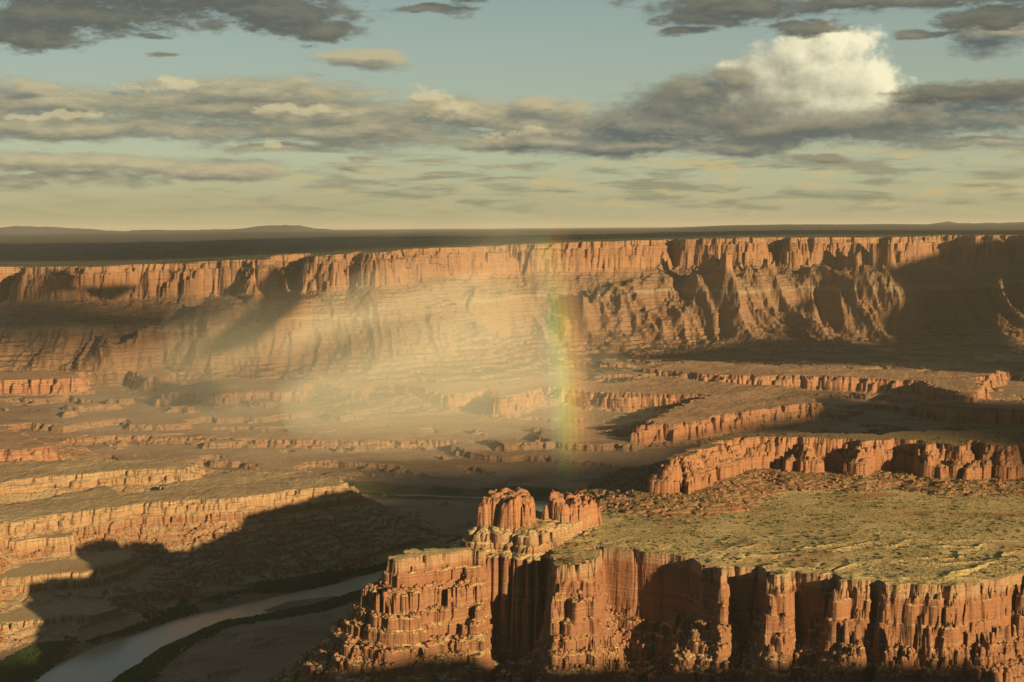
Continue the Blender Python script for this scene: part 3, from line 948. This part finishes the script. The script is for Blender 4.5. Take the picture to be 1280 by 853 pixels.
# ------------------------------------------------------------------ scrub
def scatter(name, pts, size, mat, label, seed):
    rs = np.random.RandomState(seed)
    n = len(pts)
    k = 6
    base = np.array([(math.cos(a), math.sin(a), 0.25) for a in np.linspace(0, 2 * math.pi, k, endpoint=False)] + [(0.0, 0.0, 0.95)])
    f = np.array([(i, (i + 1) % k, k) for i in range(k)])
    sc = size * rs.uniform(0.5, 1.4, (n, 1, 1)) * rs.uniform(0.6, 1.25, (n, k + 1, 1))
    V = base[None] * sc * np.array([1.0, 1.0, 0.9]) + pts[:, None, :] + np.array([0, 0, -0.25 * size])
    q = f[None] + (np.arange(n) * (k + 1))[:, None, None]
    return tag(mesh_from(name, V.reshape(-1, 3), q.reshape(-1, 3), mat), label, kind='stuff')


def leaf_mat(name, a, b_, sc):
    m, g, out = new_mat(name)
    b = g.n('ShaderNodeBsdfDiffuse')
    geo = g.n('ShaderNodeNewGeometry')
    g.put(b.inputs[0], g.mix(g.noise(geo.outputs['Position'], sc, 3.0), a, b_))
    m.node_tree.links.new(b.outputs[0], out.inputs[0])
    return m


rs = np.random.RandomState(3)
n = 60000
yy = 1300 + 620 * rs.rand(n)
xx = yy * (rs.rand(n) * 0.42 - 0.03)
hh, ff, vv, sl = ground_at(xx, yy)
dens = fbm(xx, yy, 120, 3, 411) + 0.5 * perlin(xx / 25, yy / 25, 412)
ok = ((ff == 10) | (ff == 11)) & (np.abs(sl) < 0.5) & (hh > 272) & (dens + 0.5 * rs.rand(n) > 0.1)
p = np.column_stack([xx, yy, hh])[ok]
scatter('sagebrush', p, 0.8, leaf_mat('sage', (0.14, 0.12, 0.045), (0.28, 0.22, 0.08), 0.2), 'low sagebrush dotted over the olive shelf', 5)
n = 5200
yy = 1330 + 620 * rs.rand(n)
xx = yy * (rs.rand(n) * 0.42 - 0.03)
hh, ff, vv, sl = ground_at(xx, yy)
ok = ((ff == 10) | (ff == 11)) & (np.abs(sl) < 0.6) & (hh > 268) & (fbm(xx, yy, 90, 3, 421) + 0.7 * rs.rand(n) > 0.25)
p = np.column_stack([xx, yy, hh])[ok]
scatter('juniper_bushes', p, 1.9, leaf_mat('juniper_near', (0.045, 0.055, 0.02), (0.09, 0.09, 0.035), 0.2), 'dark juniper bushes scattered over the olive shelf', 15)
n = 160000
yy = 1700 + 900 * rs.rand(n)
xx = yy * (rs.rand(n) * 0.42 - 0.40)
hh, ff, vv, sl = ground_at(xx, yy)
ok = (ff == 0) & (vv * (0.6 + 0.8 * rs.rand(n)) > 0.42) & (hh > -1)
p = np.column_stack([xx, yy, hh])[ok]
scatter('riverside_thicket', p, 3.2, leaf_mat('thicket', (0.035, 0.055, 0.018), (0.08, 0.10, 0.035), 0.05), 'green thicket along both river banks', 6)
n = 50000
yy = 5400 * np.exp(rs.rand(n) * 1.1)
xx = yy * (rs.rand(n) * 0.76 - 0.38)
hh, ff, vv, sl = ground_at(xx, yy)
ok = (ff == 1) & (hh > 440) & (np.abs(sl) < 2) & (fbm(xx, yy, 500, 3, 413) > -0.15)
p = np.column_stack([xx, yy, hh])[ok]
scatter('juniper_scrub', p, 5.0, leaf_mat('juniper', (0.03, 0.042, 0.018), (0.06, 0.07, 0.03), 0.01), 'dark juniper scrub on the plateau beyond the canyon rim', 7)

# ------------------------------------------------------------------ fallen blocks on the slopes
def boulders(pts, smin, smax, mat, label, seed):
    r = np.random.RandomState(seed)
    n = len(pts)
    cube = np.array([(x, y, z) for z in (-0.5, 0.5) for y in (-0.5, 0.5) for x in (-0.5, 0.5)])
    f = np.array([(0, 2, 3, 1), (4, 5, 7, 6), (0, 1, 5, 4), (2, 6, 7, 3), (0, 4, 6, 2), (1, 3, 7, 5)])
    sz = smin * (smax / smin) ** (r.rand(n) ** 3.4)
    V = cube[None] + r.uniform(-0.22, 0.22, (n, 8, 3))
    V = V * np.stack([r.uniform(0.7, 1.3, n), r.uniform(0.6, 1.2, n), r.uniform(0.6, 1.3, n)], -1)[:, None, :] * sz[:, None, None]
    a, t = r.uniform(0, 6.28, n), r.uniform(-0.5, 0.5, n)
    y2 = V[..., 1] * np.cos(t)[:, None] - V[..., 2] * np.sin(t)[:, None]
    z2 = V[..., 1] * np.sin(t)[:, None] + V[..., 2] * np.cos(t)[:, None]
    x3 = V[..., 0] * np.cos(a)[:, None] - y2 * np.sin(a)[:, None]
    y3 = V[..., 0] * np.sin(a)[:, None] + y2 * np.cos(a)[:, None]
    V = np.stack([x3, y3, z2 + 0.18 * sz[:, None]], -1) + pts[:, None, :]
    q = f[None] + (np.arange(n) * 8)[:, None, None]
    return tag(mesh_from('fallen_rocks', V.reshape(-1, 3), q.reshape(-1, 4), mat), label, kind='stuff')


def spots(n, y0, y1, t0, t1, fid, dep0, seed, lam):
    r = np.random.RandomState(seed)
    yy = y0 + (y1 - y0) * r.rand(n)
    xx = yy * (t0 + (t1 - t0) * r.rand(n))
    hh, ff, vv, sl = ground_at(xx, yy)
    rr_ = np.clip(np.searchsorted(ys, yy) - 1, 0, NR - 2)
    cc_ = np.clip(np.searchsorted(ts, xx / yy) - 1, 0, NC - 2)
    ok = (ff == fid) & (DEP[rr_, cc_] > dep0) & (np.abs(sl) < 1.6) & (fbm(xx, yy, lam, 3, seed) + 0.5 * r.rand(n) > 0.1)
    return np.column_stack([xx, yy, hh])[ok]


boulders(spots(80000, 1240, 1560, -0.2, 0.4, 10, 20, 71, 30), 0.6, 4.4, M_tower, 'fallen red blocks strewn over the slopes under the olive shelf', 8)
boulders(spots(8000, 1650, 1960, 0.05, 0.4, 11, 26, 72, 30), 0.6, 3.6, M_tower, 'fallen red blocks at the foot of the upper mesa', 9)
boulders(spots(60000, 1900, 2600, -0.4, -0.1, 9, 36, 73, 40), 1.0, 5.0, M_tower, 'fallen blocks on the slopes of the pale mesa', 10)

# ------------------------------------------------------------------ unseen clouds added behind the viewpoint, outlined to shade the far country
TS_ = math.tan(SUN_EL)


def hit(px, py):
    """world point that a photo pixel shows"""
    cx, cy = px - 640.0, -(py - 426.5)
    dy = F * cP + cy * sP
    t = cx / dy
    k = (-F * sP + cy * cP) / dy
    c = int(np.clip(np.searchsorted(ts, t), 0, NC - 1))
    zr = CAMZ + k * ys
    below = np.nonzero(H[:, c] >= zr)[0]
    r = below[0] if len(below) else NR - 1
    return (ys[r] * t, ys[r], float(H[r, c]))


def cloud(pts, alt, thick, label):  # outline is the wanted shade patch carried back along the sun
    p = np.array([(x + (alt - z) / TS_ * math.sin(SUN_AZ), y - (alt - z) / TS_ * math.cos(SUN_AZ)) for x, y, z in pts])
    q = []
    for i in range(len(p)):
        a, b2 = p[i], p[(i + 1) % len(p)]
        n = max(2, int(np.linalg.norm(b2 - a) / 120))
        for k in range(n):
            q.append(a + (b2 - a) * k / n)
    q = np.array(q)
    cen = q.mean(0)
    jit = fbm(q[:, 0], q[:, 1], 700.0, 4, 301)
    q = q + (q - cen) / (np.linalg.norm(q - cen, axis=1)[:, None] + 1) * (jit * 60 * min(1.0, thick / 40.0 + 0.1))[:, None]
    co, n = [], len(q)
    for f, dz in ((0.90, -0.25), (1.0, 0.0), (0.97, 0.35), (0.86, 0.7), (0.6, 0.95)):
        rr = cen + (q - cen) * f
        zz = dz * thick + 0.2 * thick * fbm(rr[:, 0], rr[:, 1], 400.0, 3, 305)
        rr = rr + (zz / TS_)[:, None] * np.array([[math.sin(SUN_AZ), -math.cos(SUN_AZ)]])
        co.append(np.column_stack([rr, alt + zz]))
    V = np.concatenate(co)
    i = np.arange(n)
    fs = [tuple(int(v) for v in f) for k in range(4) for f in np.stack([k * n + i, (k + 1) * n + i, (k + 1) * n + (i + 1) % n, k * n + (i + 1) % n], -1)]
    fs += [tuple(range(n)), tuple(range(5 * n - 1, 4 * n - 1, -1))]
    me = bpy.data.meshes.new('shade_cloud')
    me.from_pydata([tuple(v) for v in V], [], fs)
    me.materials.append(M_shade_cloud)
    o = bpy.data.objects.new('shade_cloud', me)
    COL.objects.link(o)
    return tag(o, label, kind='stuff')


M_shade_cloud, g, out = new_mat('shade_cloud')
b = g.n('ShaderNodeBsdfDiffuse')
b.inputs[0].default_value = (0.75, 0.75, 0.75, 1)
M_shade_cloud.node_tree.links.new(b.outputs[0], out.inputs[0])

cloud([hit(a, b_) for a, b_ in [(1085, 332), (1110, 336), (1190, 314), (1290, 320), (1400, 322), (1400, 560), (1290, 575), (1260, 600)]][:5] + [hit(1400, 470), hit(1290, 480), hit(1130, 462), hit(990, 456), hit(800, 452), hit(790, 446), hit(900, 442), hit(1010, 447), hit(1095, 444), hit(1118, 430), hit(1100, 400), hit(1128, 372), hit(1105, 345)],
      1600, 70, 'unseen low cloud added behind the viewpoint to shade the right wall')  # added out of view to darken the right end of the wall
cloud([hit(a, b_) for a, b_ in [(1010, 492), (1080, 490), (1200, 500), (1290, 505), (1400, 540), (1290, 548), (1100, 545), (900, 545), (840, 556), (800, 562), (990, 524), (1030, 512)]], 1600, 50, 'unseen narrow cloud added behind the viewpoint to shade the right benches')
cloud([hit(a, b_) for a, b_ in [(0, 372), (90, 368), (200, 372), (330, 378), (300, 410), (200, 428), (60, 436), (0, 436), (-60, 430), (-60, 380)]], 6500, 30, 'unseen thin cloud added behind the viewpoint to dim the left wall')
cloud([(*P(a, b_, 15), 15.0) for a, b_ in [(418, 592), (450, 583), (560, 584), (700, 577), (780, 568), (860, 560)]] + [(620.0, 2500.0, 15.0), (100.0, 2750.0, 5.0), (-180.0, 2800.0, 5.0), (-330.0, 2950.0, 10.0)], 2600, 50, 'unseen cloud added behind the viewpoint to shade the middle valley floor')  # added blocker for the dark middle of the valley
for shp in ([(196, 478), (270, 474), (284, 491), (272, 512), (236, 509), (196, 500)], [(386, 487), (430, 486), (428, 514), (396, 517)],  # extra cloud scraps, each shaped from the patch it darkens
            [(338, 332), (392, 330), (380, 372), (320, 430), (250, 446), (262, 432), (322, 385)],
            [(60, 338), (88, 338), (92, 355), (104, 370), (46, 370), (60, 352)], [(104, 356), (186, 354), (186, 362), (140, 372), (108, 366)], [(1010, 378), (1022, 380), (1020, 405), (1000, 425), (972, 420), (978, 395)]):
    cloud([hit(a, b_) for a, b_ in shp], 1250, 14, 'small unseen cloud added behind the viewpoint for one shade patch')
deck = [(x, y, 560.0) for x, y in [(-7000, 5900), (-2400, 6250), (-1600, 6250), (-900, 6350), (-300, 6800), (200, 7400), (900, 7800), (1500, 8200), (2600, 8500), (7000, 8500), (7600, 14500), (-7600, 14500)]]
cloud(deck, 3000, 60, 'broad unseen cloud deck added to shade the far plateau')  # added out of view so the plateau top stays dark

# ------------------------------------------------------------------ air
def vol_mat(name, color, density, aniso=0.0, pure=False):
    m, g, out = new_mat(name)
    v = g.n('ShaderNodeVolumeScatter' if pure else 'ShaderNodeVolumePrincipled')
    v.inputs['Color'].default_value = (*color, 1)
    v.inputs['Density'].default_value = density
    v.inputs['Anisotropy'].default_value = aniso
    m.node_tree.links.new(v.outputs[0], out.inputs['Volume'])
    return m


def ellipsoid(name, c, r, mat, rot=0.0):
    import bmesh
    bm = bmesh.new()
    bmesh.ops.create_icosphere(bm, subdivisions=4, radius=1.0)
    for v in bm.verts:
        v.co = Vector((v.co.x * r[0], v.co.y * r[1], v.co.z * r[2]))
    me = bpy.data.meshes.new(name)
    bm.to_mesh(me)
    bm.free()
    me.materials.append(mat)
    o = bpy.data.objects.new(name, me)
    o.location = c
    o.rotation_euler = (0, 0, rot)
    COL.objects.link(o)
    return o


if HAZE:
    hs, z0, z1 = 100000.0, -13.0, 900.0
    V = [(sx * hs * 1.25, sy * hs * 1.25, z) for z in (z0, z1) for sx, sy in ((-1, -1), (1, -1), (1, 1), (-1, 1))]
    me = bpy.data.meshes.new('haze')
    me.from_pydata(V, [], [(3, 2, 1, 0), (4, 5, 6, 7), (0, 1, 5, 4), (1, 2, 6, 5), (2, 3, 7, 6), (3, 0, 4, 7)])
    me.materials.append(vol_mat('haze', (0.95, 0.86, 0.66), 1.45e-5))
    hz = bpy.data.objects.new('haze', me)
    COL.objects.link(hz)
    tag(hz, 'thin warm haze in the canyon air', kind='stuff')

    def at(px, py, d):
        cx, cy = px - 640.0, -(py - 426.5)
        k = d / (F * cP + cy * sP)
        return (cx * k, d, CAMZ + (-F * sP + cy * cP) * k)
    rain = vol_mat('rain', (0.95, 0.88, 0.64), 3.0e-4, -0.45)
    rain2 = vol_mat('rain_thin', (0.95, 0.90, 0.66), 0.8e-4, -0.45)
    rain3 = vol_mat('rain_faint', (0.95, 0.90, 0.66), 0.6e-4, -0.45)
    for (px, py, d, rx, ry, rz, mt) in [(530, 475, 4000, 420, 560, 350, rain), (500, 500, 3800, 560, 450, 260, rain2), (380, 480, 4300, 520, 450, 270, rain3), (640, 450, 4500, 250, 350, 420, rain2), (450, 500, 3900, 850, 600, 230, rain3), (590, 400, 4600, 360, 300, 430, rain2), (500, 430, 4400, 760, 450, 420, rain2)]:
        tag(ellipsoid('rain_veil', at(px, py, d), (rx, ry, rz), mt), 'sunlit veil of falling rain in front of the canyon wall', kind='stuff')

    # the rainbow: an arc of coloured drops 42 degrees round the point opposite the sun
    A = Vector((-math.sin(SUN_AZ) * math.cos(R(7.4)), math.cos(SUN_AZ) * math.cos(R(7.4)), -math.sin(R(7.4))))
    e1 = A.cross(Vector((0, 0, 1))).normalized()
    e2 = e1.cross(A).normalized()
    root = bpy.data.objects.new('rainbow', None)
    COL.objects.link(root)
    tag(root, 'faint rainbow standing upright in front of the canyon wall', kind='stuff')
    BANDS = [(0.0, (0.55, 0.17, 0.06)), (0.2, (0.85, 0.32, 0.06)), (0.4, (1.0, 0.55, 0.05)), (0.6, (0.95, 0.85, 0.08)), (0.8, (0.55, 0.9, 0.15)), (1.0, (0.25, 0.7, 0.3)), (1.25, (0.12, 0.24, 0.3))]
    DR = 3300.0

    def cone(px, py):
        cx, cy = px - 640.0, -(py - 426.5)
        v = Vector((cx, F * cP + cy * sP, -F * sP + cy * cP)).normalized()
        th_ = math.acos(v.dot(A))
        w_ = v - A * math.cos(th_)
        return math.degrees(th_), math.atan2(w_.dot(e2), w_.dot(e1))
    RAIN_TH = cone(712, 470)[0] + 0.5
    PH0, PH1 = cone(715, 640)[1], cone(690, 270)[1]
    for off, colr in BANDS:
        vs, fs = [], []
        NA, NS = 60, 8
        ph0, ph1 = PH0, PH1
        for i in range(NA):
            u = i / (NA - 1)
            ph = ph0 + (ph1 - ph0) * u
            w = max(0.02, min(1.0, (1.0 - u) * 3.0, 0.6 + u * 4))
            for k in range(NS):
                a = 2 * math.pi * k / NS
                th = R(RAIN_TH + 0.1 - off * 1.2 + 0.33 * math.cos(a))
                dd = DR + 900 * w * math.sin(a)
                v = (A * math.cos(th) + (e1 * math.cos(ph) + e2 * math.sin(ph)) * math.sin(th)) * dd
                vs.append((v.x, v.y, v.z + CAMZ))
        for i in range(NA - 1):
            for k in range(NS):
                fs.append((i * NS + k, (i + 1) * NS + k, (i + 1) * NS + (k + 1) % NS, i * NS + (k + 1) % NS))
        fs += [tuple(range(NS)), tuple(range(NA * NS - 1, NA * NS - NS - 1, -1))]
        me = bpy.data.meshes.new('colour_band')
        me.from_pydata(vs, [], fs)
        import bmesh
        bm = bmesh.new()
        bm.from_mesh(me)
        bmesh.ops.recalc_face_normals(bm, faces=bm.faces)
        bm.to_mesh(me)
        bm.free()
        me.materials.append(vol_mat('rainbow_drops', colr, 0.8e-4, -0.55, True))
        o = bpy.data.objects.new('colour_band', me)
        COL.objects.link(o)
        o.parent = root
print('done', time.time() - T0)
